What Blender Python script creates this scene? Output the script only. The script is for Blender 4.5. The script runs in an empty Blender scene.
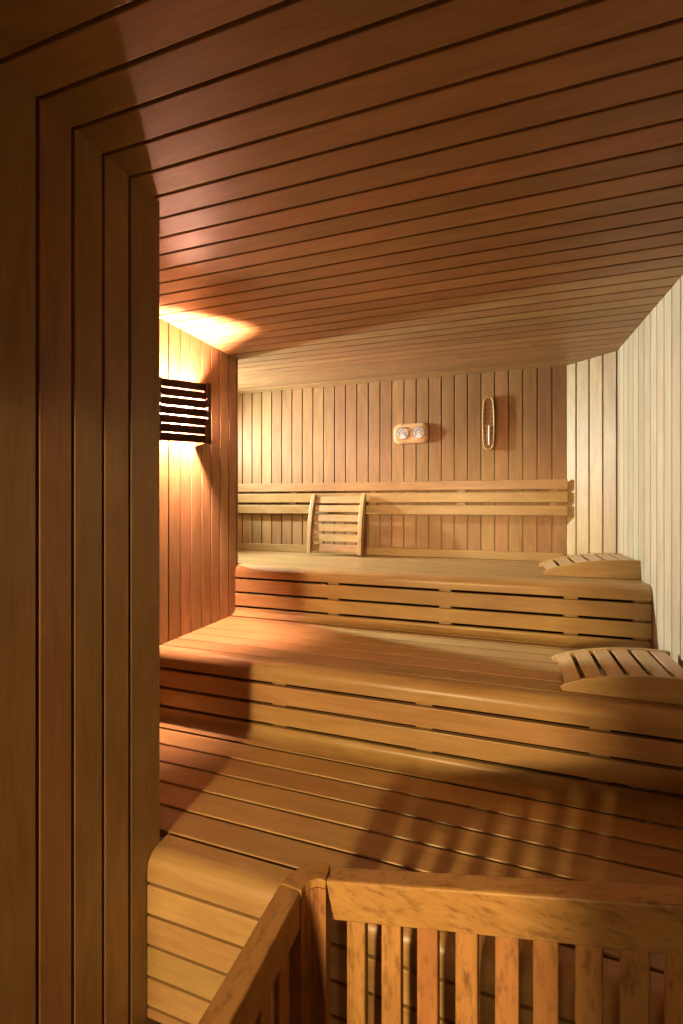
import bpy, bmesh, math, random
from mathutils import Vector, Matrix
random.seed(7)
ZC = 1.72                      # eye height above the floor
HC = 1.0                       # ceiling above eye
TH = math.atan2(163.5, 469.4)
C = bpy.context.scene.collection
R = math.radians

# ------------------------------------------------------------------ materials
def wood(name, axis, ca, cb, rough=.42, bump=.12, stain=0.0, vary=.22, spec=.35, fine=1.0):
    m = bpy.data.materials.new(name); m.use_nodes = True
    nt = m.node_tree; N = nt.nodes; L = nt.links
    bsdf = N['Principled BSDF']
    tc = N.new('ShaderNodeTexCoord')
    at = N.new('ShaderNodeAttribute'); at.attribute_name = 'tint'; at.attribute_type = 'GEOMETRY'
    off = N.new('ShaderNodeVectorMath'); off.operation = 'SCALE'; off.inputs[0].default_value = (37.0, 23.0, 51.0)
    L.new(at.outputs['Fac'], off.inputs['Scale'])
    add = N.new('ShaderNodeVectorMath'); add.operation = 'ADD'
    L.new(tc.outputs['Object'], add.inputs[0]); L.new(off.outputs[0], add.inputs[1])
    def mapped(along, across):
        s = [across]*3; s['xyz'.index(axis)] = along
        mp = N.new('ShaderNodeMapping'); mp.inputs['Scale'].default_value = s
        L.new(add.outputs[0], mp.inputs['Vector']); return mp
    g = N.new('ShaderNodeTexNoise'); g.inputs['Scale'].default_value = 1; g.inputs['Detail'].default_value = 5; g.inputs['Roughness'].default_value = .65
    L.new(mapped(4.5*fine, 130*fine).outputs[0], g.inputs['Vector'])
    b = N.new('ShaderNodeTexNoise'); b.inputs['Scale'].default_value = 1; b.inputs['Detail'].default_value = 3; b.inputs['Distortion'].default_value = .8
    L.new(mapped(3.5, 16).outputs[0], b.inputs['Vector'])
    mx = N.new('ShaderNodeMath'); mx.operation = 'MULTIPLY_ADD'; mx.inputs[1].default_value = .45
    L.new(g.outputs['Fac'], mx.inputs[0])
    m2 = N.new('ShaderNodeMath'); m2.operation = 'MULTIPLY'; m2.inputs[1].default_value = .55
    L.new(b.outputs['Fac'], m2.inputs[0]); L.new(m2.outputs[0], mx.inputs[2])
    cr = N.new('ShaderNodeValToRGB'); cr.color_ramp.elements[0].position = .34; cr.color_ramp.elements[1].position = .66
    cr.color_ramp.elements[0].color = (*ca, 1); cr.color_ramp.elements[1].color = (*cb, 1)
    L.new(mx.outputs[0], cr.inputs[0])
    # per board brightness and hue
    mr = N.new('ShaderNodeMapRange'); mr.inputs['To Min'].default_value = 1-vary; mr.inputs['To Max'].default_value = 1+vary*.6
    L.new(at.outputs['Fac'], mr.inputs['Value'])
    wn = N.new('ShaderNodeTexWhiteNoise'); wn.noise_dimensions = '1D'; L.new(at.outputs['Fac'], wn.inputs['W'])
    mh = N.new('ShaderNodeMapRange'); mh.inputs['To Min'].default_value = .489; mh.inputs['To Max'].default_value = .511
    L.new(wn.outputs['Value'], mh.inputs['Value'])
    hs = N.new('ShaderNodeHueSaturation'); L.new(cr.outputs[0], hs.inputs['Color'])
    L.new(mr.outputs[0], hs.inputs['Value']); L.new(mh.outputs[0], hs.inputs['Hue'])
    col = hs.outputs[0]
    if stain > 0:
        s = N.new('ShaderNodeTexNoise'); s.inputs['Scale'].default_value = 1; s.inputs['Detail'].default_value = 8; s.inputs['Roughness'].default_value = .7
        L.new(mapped(18, 60).outputs[0], s.inputs['Vector'])
        r2 = N.new('ShaderNodeValToRGB'); r2.color_ramp.elements[0].position = .50; r2.color_ramp.elements[1].position = .68
        L.new(s.outputs['Fac'], r2.inputs[0])
        ml = N.new('ShaderNodeMath'); ml.operation = 'MULTIPLY'; ml.inputs[1].default_value = stain; L.new(r2.outputs[0], ml.inputs[0])
        mix = N.new('ShaderNodeMixRGB'); mix.inputs['Color2'].default_value = (ca[0]*.28, ca[1]*.22, ca[2]*.18, 1)
        L.new(ml.outputs[0], mix.inputs['Fac']); L.new(col, mix.inputs['Color1']); col = mix.outputs[0]
    L.new(col, bsdf.inputs['Base Color'])
    bsdf.inputs['Roughness'].default_value = rough
    bsdf.inputs['Specular IOR Level'].default_value = spec
    bp = N.new('ShaderNodeBump'); bp.inputs['Strength'].default_value = bump; bp.inputs['Distance'].default_value = .002
    L.new(mx.outputs[0], bp.inputs['Height']); L.new(bp.outputs[0], bsdf.inputs['Normal'])
    return m
def plain(name, col, rough=.5, metal=0, emit=None, es=0):
    m = bpy.data.materials.new(name); m.use_nodes = True
    b = m.node_tree.nodes['Principled BSDF']
    N = m.node_tree.nodes; n = N.new('ShaderNodeTexNoise'); n.inputs['Scale'].default_value = 60
    cr = N.new('ShaderNodeValToRGB')
    cr.color_ramp.elements[0].color = (col[0]*.9, col[1]*.9, col[2]*.9, 1); cr.color_ramp.elements[1].color = (*col, 1)
    m.node_tree.links.new(n.outputs['Fac'], cr.inputs[0]); m.node_tree.links.new(cr.outputs[0], b.inputs['Base Color'])
    b.inputs['Roughness'].default_value = rough; b.inputs['Metallic'].default_value = metal
    if emit:
        b.inputs['Emission Color'].default_value = (*emit, 1); b.inputs['Emission Strength'].default_value = es
    return m
WA, WB = (.285, .162, .066), (.41, .255, .115)
M = {}
for ax in 'xyz':
    M['wall_'+ax] = wood('sauna_wall_wood_'+ax, ax, WA, WB, rough=.45, vary=.17)
    M['bench_'+ax] = wood('bench_wood_'+ax, ax, (.31, .178, .070), (.43, .275, .118), rough=.36, vary=.12)
    M['rail_'+ax] = wood('worn_rail_wood_'+ax, ax, (.31, .145, .048), (.43, .225, .078), rough=.5, stain=.65, vary=.15, bump=.3)
    M['pale_'+ax] = wood('pale_wood_'+ax, ax, (.60, .36, .17), (.76, .50, .26), rough=.42, vary=.12)
for ax in 'xyz': M['rest_'+ax] = wood('headrest_wood_'+ax, ax, (.38, .23, .105), (.52, .35, .175), rough=.36, vary=.10)
M['wall_pale'] = wood('pale_wall_wood', 'z', (.42, .345, .225), (.56, .48, .33), rough=.45, vary=.12)  # right wall: wall wood in a paler, greyer base colour
M['wall_mid'] = wood('honey_wall_wood', 'z', (.36, .255, .12), (.50, .38, .19), rough=.45, vary=.12)  # corner wall: base colour between the other walls and the right one
M['dark'] = wood('dark_stained_wood', 'y', (.045, .016, .006), (.085, .032, .012), rough=.6, vary=.1)
M['groove'] = plain('groove_shadow_wood', (.16, .055, .02), .7)
M['void'] = plain('bare_dark_board', (.03, .015, .008), .9)  # near-black colour painted in for the shade inside the open benches
M['floor'] = plain('dark_floor_tile', (.055, .04, .03), .5)
M['white'] = plain('dial_white', (.82, .80, .76), .35)
M['brass'] = plain('brass', (.55, .36, .14), .35, .8)
M['ink'] = plain('black_ink', (.02, .02, .02), .5)
M['red'] = plain('red_pointer', (.5, .05, .03), .5)
M['bulb'] = plain('lit_bulb', (.9, .8, .7), .4, 0, (1.0, .50, .36), 10500)

# ------------------------------------------------------------------ mesh helpers
class MB:
    def __init__(s): s.bm = bmesh.new(); s.t = s.bm.faces.layers.float.new('tint')
    def prism(s, pts, off, tint=None, smooth=False):
        """pts: closed outline (list of Vector); off: Vector extrusion"""
        tint = random.random() if tint is None else tint
        a = [s.bm.verts.new(p) for p in pts]; b = [s.bm.verts.new(Vector(p)+off) for p in pts]
        n = len(a); fs = [s.bm.faces.new(a[::-1]), s.bm.faces.new(b)]
        for i in range(n):
            f = s.bm.faces.new((a[i], a[(i+1) % n], b[(i+1) % n], b[i])); f.smooth = smooth; fs.append(f)
        for f in fs: f[s.t] = tint
        return s
    def box(s, o, u, v, w, tint=None, ch=0.0):
        """box from corner o with edge vectors u (length), v, w; ch chamfers the long edges"""
        o, u, v, w = map(Vector, (o, u, v, w))
        if ch <= 0: pts = [o, o+v, o+v+w, o+w]
        else:
            a = v.normalized()*ch; b = w.normalized()*ch
            pts = []
            for c0, da, db in ((o, a, b), (o+v, -a, b), (o+v+w, -a, -b), (o+w, a, -b)):
                p1 = c0+db; p2 = c0+da
                pm = c0+da*.3+db*.3
                pts += [p1, pm, p2] if c0 in (o, ) or c0 == o+v+w else [p2, pm, p1]
        return s.prism(pts, u, tint)
    def build(s, name, mat, parent=None, world=None):
        bmesh.ops.recalc_face_normals(s.bm, faces=s.bm.faces)
        if parent is not None:                      # shapes are drawn in world space
            m = parent.matrix_basis.copy(); q = parent.parent
            while q is not None: m = q.matrix_basis @ m; q = q.parent
            s.bm.transform(m.inverted())
        me = bpy.data.meshes.new(name); s.bm.to_mesh(me); s.bm.free()
        me.materials.append(mat)
        o = bpy.data.objects.new(name, me); C.objects.link(o)
        if parent is not None: o.parent = parent
        return o
def V(x, y, z): return Vector((x, y, z))
def thing(name, loc, label, cat, group=None, rz=0):
    o = bpy.data.objects.new(name, None); C.objects.link(o); o.location = loc; o.rotation_euler = (0, 0, rz)
    o['label'] = label; o['category'] = cat
    if group: o['group'] = group
    return o
def struct(o): o['kind'] = 'structure'; return o
def cylinder(name, c, ax, r, depth, mat, parent, seg=40, r2=None):
    """disc/cylinder about axis ax starting at c"""
    ax = Vector(ax).normalized(); q = Vector((0, 0, 1)).rotation_difference(ax)
    mb = MB()
    a = [Vector(c)+q @ V(r*math.cos(2*math.pi*i/seg), r*math.sin(2*math.pi*i/seg), 0) for i in range(seg)]
    mb.prism(a, ax*depth, .5)
    return mb.build(name, mat, parent)

# ------------------------------------------------------------------ panelled surfaces
GAP = .009; THK = .016
def panel(name, p0, p1, h, nrm, mat, anchor=0.0, pitch=.1, margin=.012):
    """tongue and groove boards. p0->p1 runs across the boards, h is the board length vector,
    nrm the facing normal; the face of the boards lies in the plane p0,p1"""
    p0, p1, h, nrm = map(Vector, (p0, p1, h, nrm)); nrm.normalize()
    d = p1-p0; Ln = d.length; d.normalize()
    mb = MB(); n0 = -anchor/pitch
    ks = sorted({0.0, Ln} | {anchor+k*pitch for k in range(-60, 80) if 0.012 < anchor+k*pitch < Ln-margin})
    for a, b in zip(ks[:-1], ks[1:]):
        a2 = a+(GAP/2 if a > 0 else 0); b2 = b-(GAP/2 if b < Ln else 0); c = .0028
        t = random.random()
        pts = [p0+d*a2-nrm*THK, p0+d*a2-nrm*c, p0+d*(a2+c*.3)-nrm*c*.3, p0+d*(a2+c), p0+d*(b2-c), p0+d*(b2-c*.3)-nrm*c*.3, p0+d*b2-nrm*c, p0+d*b2-nrm*THK]
        mb.prism(pts, h, t)
    o = mb.build(name, mat); struct(o)
    bk = MB(); bk.box(p0-nrm*(.0158), h, d*Ln, -nrm*.03, .5)
    b = bk.build('groove_tongue', M['wall_z' if abs(h.z) > .1 else 'wall_x']); b.parent = o
    return o

ZT = ZC+HC
def z(r): return ZC+r
XL, X2, YB = -1.084, -1.761, 3.766
YN, YE = 1.276, 2.860           # far edge of near wall, far edge of lamp wall
REAR = -.55
# floor
fl = MB().box((-3.4, REAR-2.6, -.05), (4.5, 0, 0), (0, 7.2, 0), (0, 0, .05), .5).build('floor', M['floor']); struct(fl)
# ceiling : boards along X
struct(panel('ceiling', (-3.3, REAR, ZT), (-3.3, YB+.04, ZT), (4.4, 0, 0), (0, 0, -1), M['wall_x'], anchor=(1.3485-REAR), pitch=.0995))
# near left wall (thick block: face, far return)
panel('wall_left', (XL, REAR, 0.0), (XL, YN, 0.0), (0, 0, ZT), (1, 0, 0), M['wall_z'], anchor=1.1435-REAR, pitch=.1, margin=.05)
panel('wall_partition', (X2, YN, .0), (XL-.052, YN, .0), (0, 0, ZT), (0, 1, 0), M['wall_z'], anchor=.05)
struct(MB().box((XL-.05, YN-.03, 0), (0, 0, ZT), (.0335, 0, 0), (0, .0295, 0), .35).build('trim_1', M['wall_z']))
# lamp wall
panel('wall_recess', (X2, YN, 0), (X2, YE, 0), (0, 0, ZT), (1, 0, 0), M['wall_z'], anchor=2.1417-YN)
panel('wall_alcove_return', (-3.2, YE, 0), (X2-.016, YE, 0), (0, 0, ZT), (0, 1, 0), M['wall_z'], anchor=.04)
panel('wall_alcove', (-3.2, YE, 0), (-3.2, YB, 0), (0, 0, ZT), (1, 0, 0), M['wall_z'], anchor=.05)
# back wall
panel('wall_back', (-3.2, YB, 0), (.424, YB, 0), (0, 0, ZT), (0, -1, 0), M['wall_z'], anchor=3.2+.3265)
# corner wall at 45 degrees and right wall
cA, cB = V(.424, YB, 0), V(.697, 3.506, 0)
dd = (cB-cA).normalized()
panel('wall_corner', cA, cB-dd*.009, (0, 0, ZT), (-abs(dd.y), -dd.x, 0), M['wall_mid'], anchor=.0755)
rE = V(.697+(3.506-REAR)*.036, REAR, 0)
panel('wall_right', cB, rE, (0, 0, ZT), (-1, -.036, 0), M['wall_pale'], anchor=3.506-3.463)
# unseen rear wall; its doorway edges are placed to cut the passage light
DX = -.27; JX = -.94
panel('wall_rear', (DX, REAR, 0), (.83, REAR, 0), (0, 0, ZT), (0, 1, 0), M['wall_z'], anchor=.05)
panel('wall_rear_left', (XL, REAR, 0), (JX, REAR, 0), (0, 0, z(.175)), (0, 1, 0), M['wall_z'], anchor=.05)
panel('wall_rear_lintel', (XL, REAR, z(.175)), (DX, REAR, z(.175)), (0, 0, ZT-z(.175)), (0, 1, 0), M['wall_z'], anchor=.05)

# ------------------------------------------------------------------ benches
H1, H2, H3 = -1.125, -.767, -.430
Y1, Y2, Y3 = 1.216, 2.0, 2.82
def nose_profile(Y, H, depth, drop, r=.05, t=.026):
    """rounded bull-nose in the YZ plane, hollow behind"""
    pts = []
    for i in range(13):
        a = math.pi/2*i/12
        pts.append((Y+r-r*math.cos(a), z(H)-r+r*math.sin(a)))
    pts = [(Y+.003, z(H)-drop), (Y, z(H)-drop+.003)] + pts + [(Y+depth-.003, z(H)), (Y+depth, z(H)-.003), (Y+depth, z(H)-t), (Y+r+.01, z(H)-t), (Y+t+.006, z(H)-r-.01), (Y+t, z(H)-drop)]
    return pts
def ext(mb, prof, x0, x1, tint=None, smooth=False):
    if not callable(x1): return mb.prism([V(x0, p[0], p[1]) for p in prof], V(x1-x0, 0, 0), tint, smooth)
    tint = random.random() if tint is None else tint
    a = [mb.bm.verts.new((x0, p[0], p[1])) for p in prof]; b = [mb.bm.verts.new((x1(p[0]), p[0], p[1])) for p in prof]
    n = len(a); fs = [mb.bm.faces.new(a[::-1]), mb.bm.faces.new(b)]
    for i in range(n): fs.append(mb.bm.faces.new((a[i], a[(i+1) % n], b[(i+1) % n], b[i])))
    for f in fs: f[mb.t] = tint
    return mb
def shade(o, ang=35):
    me = o.data
    for p in me.polygons: p.use_smooth = True
    me.set_sharp_from_angle(angle=R(ang)); return o
def slat_profile(Y, z0, z1, t=.024, c=.003):
    return [(Y+t, z0), (Y+c, z0), (Y+c*.3, z0+c*.3), (Y, z0+c), (Y, z1-c), (Y+c*.3, z1-c*.3), (Y+c, z1), (Y+t, z1)]
def plank_profile(y0, y1, zt, t=.026, c=.0035):
    return [(y0, zt-t), (y0, zt-c), (y0+c*.3, zt-c*.3), (y0+c, zt), (y1-c, zt), (y1-c*.3, zt-c*.3), (y1, zt-c), (y1, zt-t)]
def cove_profile(Y, zbot, ztop, r, t=.02):
    rz = ztop-zbot-.012
    """face at Y above, sweeping forward to the lower bench top"""
    pts = [(Y+t, zbot), (Y-r, zbot), (Y-r, zbot+.004)]
    for i in range(1, 10):
        a = math.pi/2*i/10
        pts.append((Y-r+r*math.sin(a), zbot+.004+rz-rz*math.cos(a)))
    pts += [(Y, zbot+.004+rz), (Y, ztop-.003), (Y+.003, ztop), (Y+t, ztop)]
    return pts

def bench(label, Y, H, grooves, slits, xl, xr, xtop, backY, cove=None, blocks=(), face_gap=.013, plank_gap=.008, closed=False, foot=None, xtop_back=None):
    root = thing('sauna_bench', ((xl+.74)/2, Y, z(foot)), label, 'bench', 'tiered sauna benches')
    nb = MB(); ext(nb, nose_profile(Y, H, grooves[0]-Y-plank_gap/2, -slits[0]+H-face_gap/2), xl, xr, .55)
    shade(nb.build('nose_board', M['bench_x'], root), 40)
    pl = MB()
    gs = list(grooves)+[backY]
    for i, (a, b) in enumerate(zip(gs[:-1], gs[1:])):
        e = b-(plank_gap/2 if i < len(gs)-2 else .002)
        x0 = xtop
        ext(pl, plank_profile(a+plank_gap/2, e, z(H)), x0, lambda y: min(xr, .697+(3.506-y)*.036-.004, .424+(3.766-y)*1.05-.004))
    pl.build('seat_planks', M['bench_x'], root)
    for a, b in zip(slits[:-1], slits[1:]):
        s = MB(); ext(s, slat_profile(Y, z(b)+face_gap/2, z(a)-face_gap/2), xl, xr)
        s.build('front_slat', M['bench_x'], root)
    if cove:
        s = MB(); ext(s, cove_profile(Y, z(cove[0]), z(slits[-1])-face_gap/2, cove[1]), xl, xr, .5)
        shade(s.build('cove_board', M['bench_x'], root), 40)
    for x in blocks:
        s = MB(); s.box((x-.035, Y+.0275, z(foot)), (0, 0, z(H)-.03-z(foot)-.012), (.07, 0, 0), (0, .03, 0), .6)
        s.build('support_post', M['bench_z'], root)
    if closed:
        s = MB(); s.box((xl, Y+.0245, z(foot)), (xr-xl, 0, 0), (0, .012, 0), (0, 0, z(H)-.035-z(foot)), .3)
        s.build('backing_board', M['bench_x'], root)
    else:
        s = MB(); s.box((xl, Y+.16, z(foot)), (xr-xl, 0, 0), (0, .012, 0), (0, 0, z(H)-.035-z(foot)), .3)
        s.build('backing_board', M['void'], root)  # dark sheet standing for the shaded hollow behind the slits
    return root
bench('lowest and widest wooden sauna bench, nearest the slatted railing, with closed front slats', Y1, H1,
      [1.319, 1.434, 1.553, 1.674, 1.796], [-1.220, -1.320, -1.418, -1.519, -1.615, -1.655], XL+.002, .745, X2+.002, 1.9195,
      closed=True, foot=-1.66, plank_gap=.011, face_gap=.010)
bench('middle wooden sauna bench carrying the large slatted headrest at the right', Y2, H2,
      [2.083, 2.207, 2.33, 2.455, 2.582, 2.705], [-.862, -.961, -1.058], X2+.002, .717, X2+.002, 2.761,
      cove=(-1.1238, .078), blocks=(-1.023, -.33, .343), foot=-1.12, plank_gap=.0095, face_gap=.0145)
bench('uppermost wooden sauna bench along the back wall under the backrest rail', Y3, H3,
      [2.93, 3.05, 3.17, 3.29, 3.41, 3.53, 3.65], [-.518, -.617, -.713], X2+.002,   .717, -3.19, YB-.004,
      cove=(-.7658, .055), blocks=(-1.047, -.338, .341, .678), foot=-.76, plank_gap=.007, face_gap=.0145)
# skirting on the uppermost bench
def skirting(name, a, b, nrm):
    a, b, nrm = V(*a), V(*b), V(*nrm).normalized(); d = b-a
    mb = MB(); mb.box(a, d, nrm*.018, (0, 0, .064), .5, ch=.003)
    return struct(mb.build(name, M['bench_x']))
skirting('baseboard_back', (-3.18, YB-.001, z(H3)+.001), (.40, YB-.001, z(H3)+.001), (0, -1, 0))
# ------------------------------------------------------------------ backrest rail (three long slats) on the back wall
root = thing('backrest_rail', (-.8, 3.73, z(-.092)), 'three long horizontal wooden slats fixed along the back wall as a backrest', 'backrest')
for a, b in ((-.0925, -.017), (.004, .082), (.100, .173)):
    mb = MB(); mb.box((-3.15, 3.716, z(a)), (3.575, 0, 0), (0, .022, 0), (0, 0, b-a), ch=.004)
    mb.build('back_slat', M['bench_x'], root)
for x in (-2.6, -1.75, -1.03, -.32, .335):
    mb = MB(); mb.box((x-.03, 3.7385, z(-.085)), (0, 0, .25), (.06, 0, 0), (0, .0265, 0), .5)
    mb.build('bracket', M['bench_z'], root)

# ------------------------------------------------------------------ wall instruments
yw = YB
root = thing('thermo_hygrometer', (-.717, yw, z(.479)), 'small eight-sided wooden gauge box with two round white dials on the back wall', 'gauge')
yw = YB+.001
x0, x1, z0, z1, c = -.856, -.578, z(.479), z(.640), .04
mb = MB()
out = [(x0+c, z0), (x1-c, z0), (x1-.012, z0+.012*1.2), (x1, z0+c), (x1, z1-c), (x1-.012, z1-.014), (x1-c, z1), (x0+c, z1), (x0+.012, z1-.014), (x0, z1-c), (x0, z0+c), (x0+.012, z0+.014)]
mb.prism([V(a, yw-.0005, b) for a, b in out], V(0, -.018, 0), .8)
cx, cz = (x0+x1)/2, (z0+z1)/2
ins = [V(cx+(a-cx)*.93, yw-.0185, cz+(b-cz)*.90) for a, b in out]
mb.prism(ins, V(0, -.010, 0), .6)
body = mb.build('gauge_box', M['pale_x'], root)
bv = body.modifiers.new('bevel', 'BEVEL'); bv.width = .005; bv.segments = 2
for k, dx in enumerate((-.064, .066)):
    q = V(cx+dx, yw-.0285, cz+.002)
    rim = cylinder('dial', q, (0, -1, 0), .052, .007, M['brass'], root)
    cylinder('dial_face', q+V(0, -.0072, 0), (0, -1, 0), .046, .002, M['white'], rim)
    mb = MB()
    for i in range(21):
        a = R(-135+270*i/20); u = V(math.sin(a), 0, math.cos(a)); w = V(math.cos(a), 0, -math.sin(a)); L = .013 if i % 5 == 0 else .008
        mb.box(q+V(0, -.0095, 0)+u*(.043-L)-w*.0018, u*L, w*.0036, (0, -.0006, 0), .5)
    for i in range(7):
        a = R(-120+240*i/6); u = V(math.sin(a), 0, math.cos(a))
        mb.box(q+V(0, -.0095, 0)+u*.023-V(.0045, 0, .0045), (.009, 0, 0), (0, 0, .009), (0, -.0005, 0), .5)
    mb.build('dial_marks', M['ink'], rim)
    mb = MB(); a = R((40, -60)[k]); u = V(math.sin(a), 0, math.cos(a)); w = V(math.cos(a), 0, -math.sin(a))
    mb.prism([q+V(0, -.0103, 0)-w*.002-u*.008, q+V(0, -.0103, 0)+w*.002-u*.008, q+V(0, -.0103, 0)+u*.032], V(0, -.0008, 0), .5)
    mb.build('pointer', M['red'], rim)
    cylinder('pointer_hub', q+V(0, -.0112, 0), (0, -1, 0), .0045, .003, M['brass'], rim, 16)

# long oval wooden thermometer
ex, ez, ra, rb = -.119, z(.607), .046, .204
root = thing('wall_thermometer', (ex, yw, ez-rb), 'tall narrow oval wooden thermometer with a white tube on the back wall', 'thermometer')
def oval(s, yy, n=48, e=2.35):
    P = []; ins = ra*(1-s); A = ra-ins; B = rb-ins; rc = .032*s
    for i in range(n):
        a = 2*math.pi*i/n; ca, sa = math.cos(a), math.sin(a)
        zz = B*sa; hb = B-rc
        wdt = A*(1-.26*(zz/B)**2)
        if abs(zz) > hb: wdt *= math.sqrt(max(0, 1-((abs(zz)-hb)/rc)**2))
        P.append(V(ex+wdt*(1 if ca > 0 else -1)*(1 if abs(ca) > .001 else 0), yy, ez+zz))
    return P
mb = MB(); mb.prism(oval(1, yw-.0005), V(0, -.020, 0), .8)
body = mb.build('wooden_plate', M['wall_z'], root)
bv = body.modifiers.new('bevel', 'BEVEL'); bv.width = .005; bv.segments = 2; bv.limit_method = 'ANGLE'
mb = MB(); o1 = oval(1, yw-.0205); o2 = oval(.74, yw-.0205); bm = mb.bm; n = len(o1)
rings = [[bm.verts.new(p) for p in ring] for ring in (o1, [p+V(0, -.009, 0) for p in oval(.93, yw-.0205)], [p+V(0, -.009, 0) for p in oval(.84, yw-.0205)], o2)]
for r_ in range(4):
    for i in range(n):
        bm.faces.new((rings[r_][i], rings[r_][(i+1) % n], rings[(r_+1) % 4][(i+1) % n], rings[(r_+1) % 4][i]))
mb.build('raised_rim', M['pale_z'], root)
mb = MB()
q = V(ex+.004, yw-.0206, ez)
mb.box(q+V(-.007, 0, -.165), (.014, 0, 0), (0, -.004, 0), (0, 0, .150), .5)
tube_plate = mb.build('tube_plate', M['white'], root)
tb = MB(); tb.prism([q+V(.0045*math.cos(a), -.008+.0045*math.sin(a), -.160) for a in [i*math.pi/6 for i in range(12)]], V(0, 0, .140), .5)
tb.build('glass_tube', M['white'], root)
for i in range(9):
    zz = -.15+.036*i
    for sx in (-.026, .022):
        if sx > 0 and i < 2: continue
        MB().box(q+V(sx-.005, 0, zz), (.009, 0, 0), (0, -.0012, 0), (0, 0, .010), .5).build('scale_mark', M['ink'], body)

# ------------------------------------------------------------------ slatted rests (headrests and leaning backrest)
def rest(kind, label, W, D, prof, nsl, thk=.022, slat_w=.060, mats=('rest_x', 'rest_y'), group=None, inset=.004):
    """prof(f) -> height of side board at fraction f along W. sides at y=0 and y=D, slats run along y"""
    root = thing(kind, (0, 0, 0), label, 'backrest' if kind == 'leaning_backrest' else 'headrest', group)
    n = 28
    for y0 in (0, D-thk):
        mb = MB()
        top = [V(W*i/n, y0, prof(i/n)) for i in range(n+1)]
        bot = [V(W, y0, 0), V(.018, y0, 0), V(.006, y0, .004)]
        mb.prism(bot[::-1]+top[::-1] if False else top+bot, V(0, thk, 0), .5)
        o = mb.build('side_board', M[mats[0]], root)
        bv = o.modifiers.new('bevel', 'BEVEL'); bv.width = .004; bv.segments = 2; bv.limit_method = 'ANGLE'; bv.angle_limit = R(50)
    for k in range(nsl):
        fc = (k+.5)/nsl; w = slat_w
        xc = W*(.022+fc*.965)-(.0 if k < nsl-1 else .004)
        a = V(xc-w/2, thk+.0005, prof(max(0, (xc-w/2)/W))-inset); b = V(xc+w/2, thk+.0005, prof(min(1, (xc+w/2)/W))-inset)
        d = b-a; nn = V(d.z, 0, -d.x).normalized()*.016
        if nn.z > 0: nn = -nn
        mb = MB(); mb.box(a, (0, D-2*thk-.001, 0), d, nn, ch=.003)
        mb.build('slat', M[mats[1]], root)
    return root
def interp(tab):
    def f(x):
        for (a, va), (b, vb) in zip(tab[:-1], tab[1:]):
            if x <= b:
                t = (x-a)/(b-a); t = t*t*(3-2*t)*.35+t*.65
                return va+(vb-va)*t
        return tab[-1][1]
    return f
hp = interp([(0, .016), (.03, .029), (.1, .044), (.2, .060), (.32, .075), (.48, .088), (.65, .096), (.82, .100), (1, .100)])
h1 = rest('slatted_headrest', 'small slatted wooden headrest wedge on the uppermost bench in the right corner', .49, .40, hp, 6, group='slatted headrest wedges')
def copy_tree(o, parent=None):
    c = o.copy(); C.objects.link(c); c.parent = parent
    for ch in list(o.children): copy_tree(ch, c)
    return c
h2 = copy_tree(h1)
h1.location = (.214, 3.020, z(H3)+.0005); h1.scale = (1.035, 1, 1.08)
h2.location = (.212, 2.103, z(H2)+.0005); h2.scale = (1.0, .98, 1.0)
h2['label'] = 'slatted wooden headrest wedge on the middle bench, cut off by the right edge'
# the leaning backrest: same joinery, bowed side rails
bp = interp([(0, .030), (.12, .040), (.3, .056), (.5, .064), (.7, .060), (.88, .046), (1, .030)])
lb = rest('leaning_backrest', 'slatted wooden backrest frame with bowed side rails leaning against the back wall rail', .508, .47, bp, 6, thk=.034, slat_w=.059, mats=('rest_x', 'rest_y'), inset=.020)
# local x = up along the rest, y = width, z = outwards.   x -> up, y -> -X.. , z -> towards the camera
lean = R(13.5)
up = V(0, math.sin(lean), math.cos(lean)); outw = V(0, -math.cos(lean), math.sin(lean)); yy = outw.cross(up)
mt = Matrix((up, yy, outw)).transposed().to_4x4()
if yy.x < 0: lb_x = -1.075
else: lb_x = -1.075-.47
mt.translation = V(lb_x, 3.585, z(H3)+.008)
lb.matrix_basis = mt

# ------------------------------------------------------------------ V-shaped louvred wall lamp
Lr, Ap, Rr = V(X2+.002, 2.05, 0), V(-1.591, 2.262, 0), V(X2+.002, 2.378, 0)
zb, zt = z(.335), z(.676)
lamp = thing('wall_lamp', (X2+.004, 2.22, zb), 'dark louvred V-shaped wooden wall lamp glowing on the left wall', 'lamp')
def slat_run(P, Q, n):
    d = (Q-P).normalized(); nr = V(-d.y, d.x, 0)
    if nr.x < 0: nr = -nr            # outwards into the room
    P = P+d*.02; Q = Q-d*.016; pitch = (zt-zb)/n
    for k in range(n):
        zz = zb+k*pitch
        a = P+V(0, 0, zz+.0035)-nr*.006
        mb = MB(); mb.box(a, Q-P, nr*.010, V(0, 0, pitch-.0058)-nr*.0005, ch=.002)
        mb.build('louvre_slat', M['dark'], lamp)
slat_run(Lr, Ap, 7); slat_run(Ap, Rr, 7)
def post(c, name, sx=.018, sy=.022):
    mb = MB(); mb.box(V(c[0]-sx/2, c[1]-sy/2, zb-.001), (0, 0, zt-zb+.002), (sx, 0, 0), (0, sy, 0), .5, ch=.003); mb.build(name, M['dark'], lamp)
post((Ap.x+.001, Ap.y), 'corner_batten', .03, .03); post((X2+.012, 2.053), 'wall_batten'); post((X2+.012, 2.376), 'wall_batten')
mb = MB(); mb.prism([V(X2+.001, 2.228+.034*math.cos(a), z(.57)+.04*math.sin(a)) for a in [i*math.pi/12 for i in range(24)]], V(.030, 0, 0), .5)
mb.build('lamp_holder', M['white'], lamp)
bm = bmesh.new(); bmesh.ops.create_uvsphere(bm, u_segments=20, v_segments=12, radius=.032)
for v in bm.verts:
    if v.co.z < 0: v.co.z *= 1.7; v.co.x *= 1-.35*min(1, -v.co.z/.05); v.co.y *= 1-.35*min(1, -v.co.z/.05)
for f in bm.faces: f.smooth = True
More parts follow.
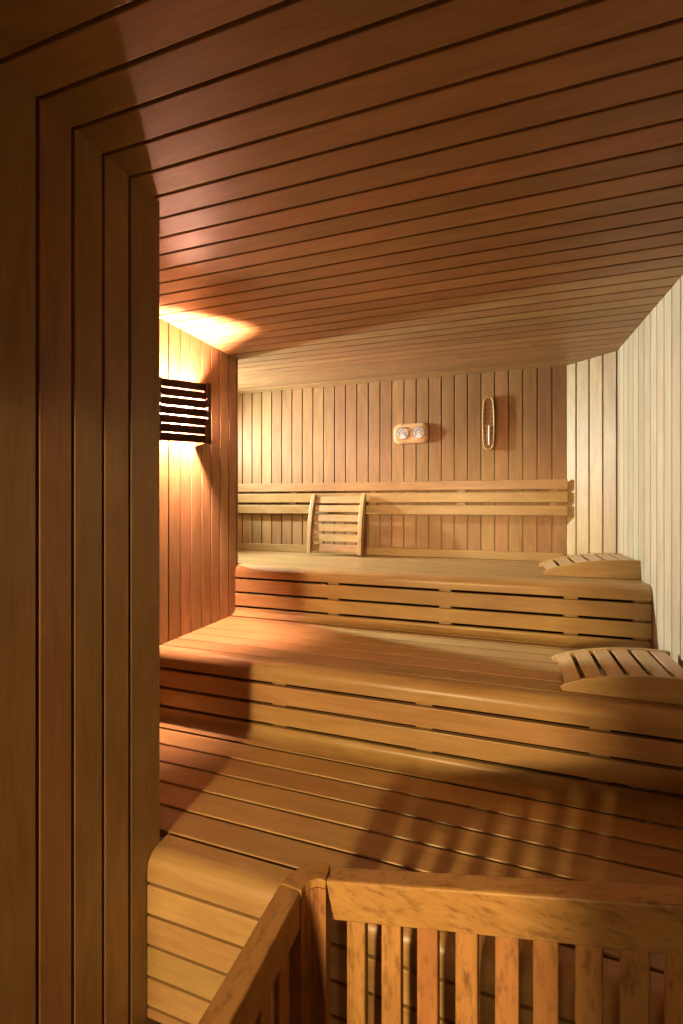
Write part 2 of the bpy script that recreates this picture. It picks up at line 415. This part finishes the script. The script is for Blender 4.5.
bm.transform(Matrix.Translation(V(X2+.060, 2.222, z(.53)) - lamp.location))
me = bpy.data.meshes.new('bulb'); bm.to_mesh(me); bm.free(); me.materials.append(M['bulb'])
o = bpy.data.objects.new('bulb', me); C.objects.link(o); o.parent = lamp

# ------------------------------------------------------------------ slatted safety railing
T = 1.1; ct, st = math.cos(TH), math.sin(TH)
def cam(xc, zc, h): return V(xc*ct-zc*st, xc*st+zc*ct, z(h))
PL = cam(-.033*T, T, -.805*T)                                # top front arris, left end
PR = cam(.531*T, .73*T, -.627*T)                             # same arris at the picture's right edge
dv = (PR-PL); PE = PL+dv*1.5
dn = V(dv.x, dv.y, 0).normalized(); bk = V(-dn.y, dn.x, 0)     # away from the camera
rl = thing('slatted_railing', (PL.x, PL.y+.02, 0), 'worn reddish wooden slatted railing with a corner post in the foreground', 'railing')
RH, RW = .087, .05
mb = MB()
up_ = V(0, 0, 1)
face = [PL, PL+bk*RW, PL+bk*RW-up_*RH, PL-up_*RH]
def rbox(mb, P, Q, wv, hv, skewQ=0, ch=.005, tint=.5, n=1):
    d = Q-P; w = wv.normalized()*ch; h = hv.normalized()*ch
    prof = [P+w, P+wv-w, P+wv-w*.3+h*.3, P+wv+h, P+wv+hv-h, P+wv+hv-w, P+hv+w, P+hv-h, P+h, P+w*.3+h*.3]
    mb.prism(prof, d, tint)
rbox(mb, PL, PE, bk*RW, -up_*RH)
for v in mb.bm.verts:                                        # undercut mitre at the left end
    if (v.co-PL).dot(dn) < .06: v.co += dn*.022*((PL.z-v.co.z)/RH)*1.0
ra = mb.build('top_rail', M['rail_x'], rl)
# balusters: each stands right under the rail
lam = [353.3, 388.8, 425.4, 465.0, 506.0, 545.3, 589.4, 636.4, 684]
pos = []
v0 = -600.0
for xp in lam:
    u = (xp-341.5)/469.4
    # intersect the ray with the railing line (plan view)
    r = V(u*ct-st, u*st+ct, 0); a = PL.xy; b = dn.xy
    den = r.x*(-b.y)+b.x*r.y
    s = (a.x*r.y-a.y*r.x)/(-(b.x*r.y-b.y*r.x))
    pos.append(s)
for k in range(4): pos.append(pos[-1]+(pos[-1]-pos[0])/8)
sl = dv.z/math.hypot(dv.x, dv.y)
BW = .046
for s in pos:
    P = PL+dn*s
    top = PL.z+sl*s-RH
    a = P-dn*BW/2+bk*.012
    mb = MB(); t = random.random()
    pr = []; c = .004
    for (p, q_) in ((0, c), (c*.3, c*.3), (c, 0), (BW-c, 0), (BW-c*.3, c*.3), (BW, c), (BW, .024-c), (BW-c, .024), (c, .024), (0, .024-c)):
        pr.append(a+dn*p+bk*q_)
    bmv = mb.bm
    lo = [bmv.verts.new((p.x, p.y, .16)) for p in pr]; hi = [bmv.verts.new((p.x, p.y, top+sl*((p-P).dot(dn))-.0005)) for p in pr]
    n = len(pr); fs = [bmv.faces.new(lo[::-1]), bmv.faces.new(hi)]+[bmv.faces.new((lo[i], lo[(i+1) % n], hi[(i+1) % n], hi[i])) for i in range(n)]
    for f in fs: f[mb.t] = t
    mb.build('baluster', M['rail_z'], rl)
A = PL+bk*.0; A.z = .10
mb = MB(); rbox(mb, V(PL.x+.03, PL.y, .159), V(PE.x, PE.y, .159), bk*RW, -up_*.06); mb.build('bottom_rail', M['rail_x'], rl)
# corner post
hh = PL.z-.004
# left rail runs back towards the viewer
xl_, xr_ = -.4955, -.4415
ye = .983; yn = .18; zr = z(-.886)
mb = MB(); rbox(mb, V(xl_, yn, zr), V(xl_, ye, zr), V(xr_-xl_, 0, 0), -up_*.09); mb.build('top_rail', M['rail_y'], rl)
for k in range(9):
    y_ = ye-.055-.081*k
    mb = MB(); mb.box((-.480, y_-.023, .16), (0, 0, zr-.0905-.16), (.024, 0, 0), (0, .046, 0), ch=.004); mb.build('baluster', M['rail_z'], rl)
mb = MB(); rbox(mb, V(xl_, yn, .159), V(xl_, ye+.03, .159), V(xr_-xl_, 0, 0), -up_*.06); mb.build('bottom_rail', M['rail_y'], rl)
mb = MB(); mb.box((xl_+.002, yn-.052, 0), (0, 0, zr-.002), (.05, 0, 0), (0, .0505, 0), .4, ch=.006); mb.build('end_post', M['rail_z'], rl)
# curved corner piece joining both rails
def ip(x, y, h):
    t = h*469.4/(y-503); return cam((x-341.5)/469.4*t, t, -h)
pl = [(282, 883.5), (286, 877), (292, 871.5), (299, 867), (307, 863.3), (316, 861.3), (324, 861.8), (330.5, 864), (325.8, 881), (318.5, 878.8), (311, 880.2), (305, 884.5), (301, 891)]
mb = MB()
mb.prism([ip(a, b, .8845) for a, b in pl], V(0, 0, -.020), .5); cp = mb.build('corner_cap', M['rail_x'], rl)
mb = MB(); mb.prism([V(p.x, p.y, 0) for p in [ip(a, b, .8845) for a, b in pl]], V(0, 0, z(-.8845)-.0205), .3); mb.build('corner_post', M['rail_z'], rl)
bv = cp.modifiers.new('bevel', 'BEVEL'); bv.width = .003; bv.segments = 2; bv.limit_method = 'ANGLE'

# ------------------------------------------------------------------ light
def light(kind, name, loc, energy, col, target=None, **kw):
    l = bpy.data.lights.new(name, kind); l.energy = energy; l.color = col
    for k, v in kw.items(): setattr(l, k, v)
    o = bpy.data.objects.new(name, l); C.objects.link(o); o.location = loc
    if target is not None: o.rotation_euler = (Vector(target)-Vector(loc)).to_track_quat('-Z', 'Y').to_euler()
    return o
# neutral lamp hidden in the alcove behind the lamp wall
light('SPOT', 'alcove_lamp', (-3.1, 3.2, z(.66)), 820, (.93, 1.0, .92), (.7, 2.6, z(.10)), spot_size=R(108), spot_blend=1.0, shadow_soft_size=.05)
# warm lamp in the passage behind the viewer, seen through the doorway
light('POINT', 'passage_lamp', (-.72, -2.6, z(.10)), 1120, (1.0, .65, .29), shadow_soft_size=.14)
light('POINT', 'passage_lamp', (-1.5, -2.4, z(.12)), 150, (1.0, .65, .30), shadow_soft_size=.22)  # unseen fill lamp, added to lift the dark right half of the benches
w = bpy.data.worlds.new('world'); bpy.context.scene.world = w; w.use_nodes = True
w.node_tree.nodes['Background'].inputs[0].default_value = (.9, .6, .35, 1); w.node_tree.nodes['Background'].inputs[1].default_value = .01

# ------------------------------------------------------------------ camera
cd = bpy.data.cameras.new('camera'); co = bpy.data.objects.new('camera', cd); C.objects.link(co)
co.location = (0, 0, ZC); co.rotation_euler = (R(90), 0, TH)
cd.sensor_fit = 'VERTICAL'; cd.sensor_height = 36; cd.lens = 469.4/1024*36
cd.shift_y = -9/1024; cd.clip_start = .02
bpy.context.scene.camera = co
vs = bpy.context.scene.view_settings
vs.view_transform = 'Standard'; vs.look = 'None'; vs.exposure = -0.18; vs.gamma = 1; vs.use_curve_mapping = False
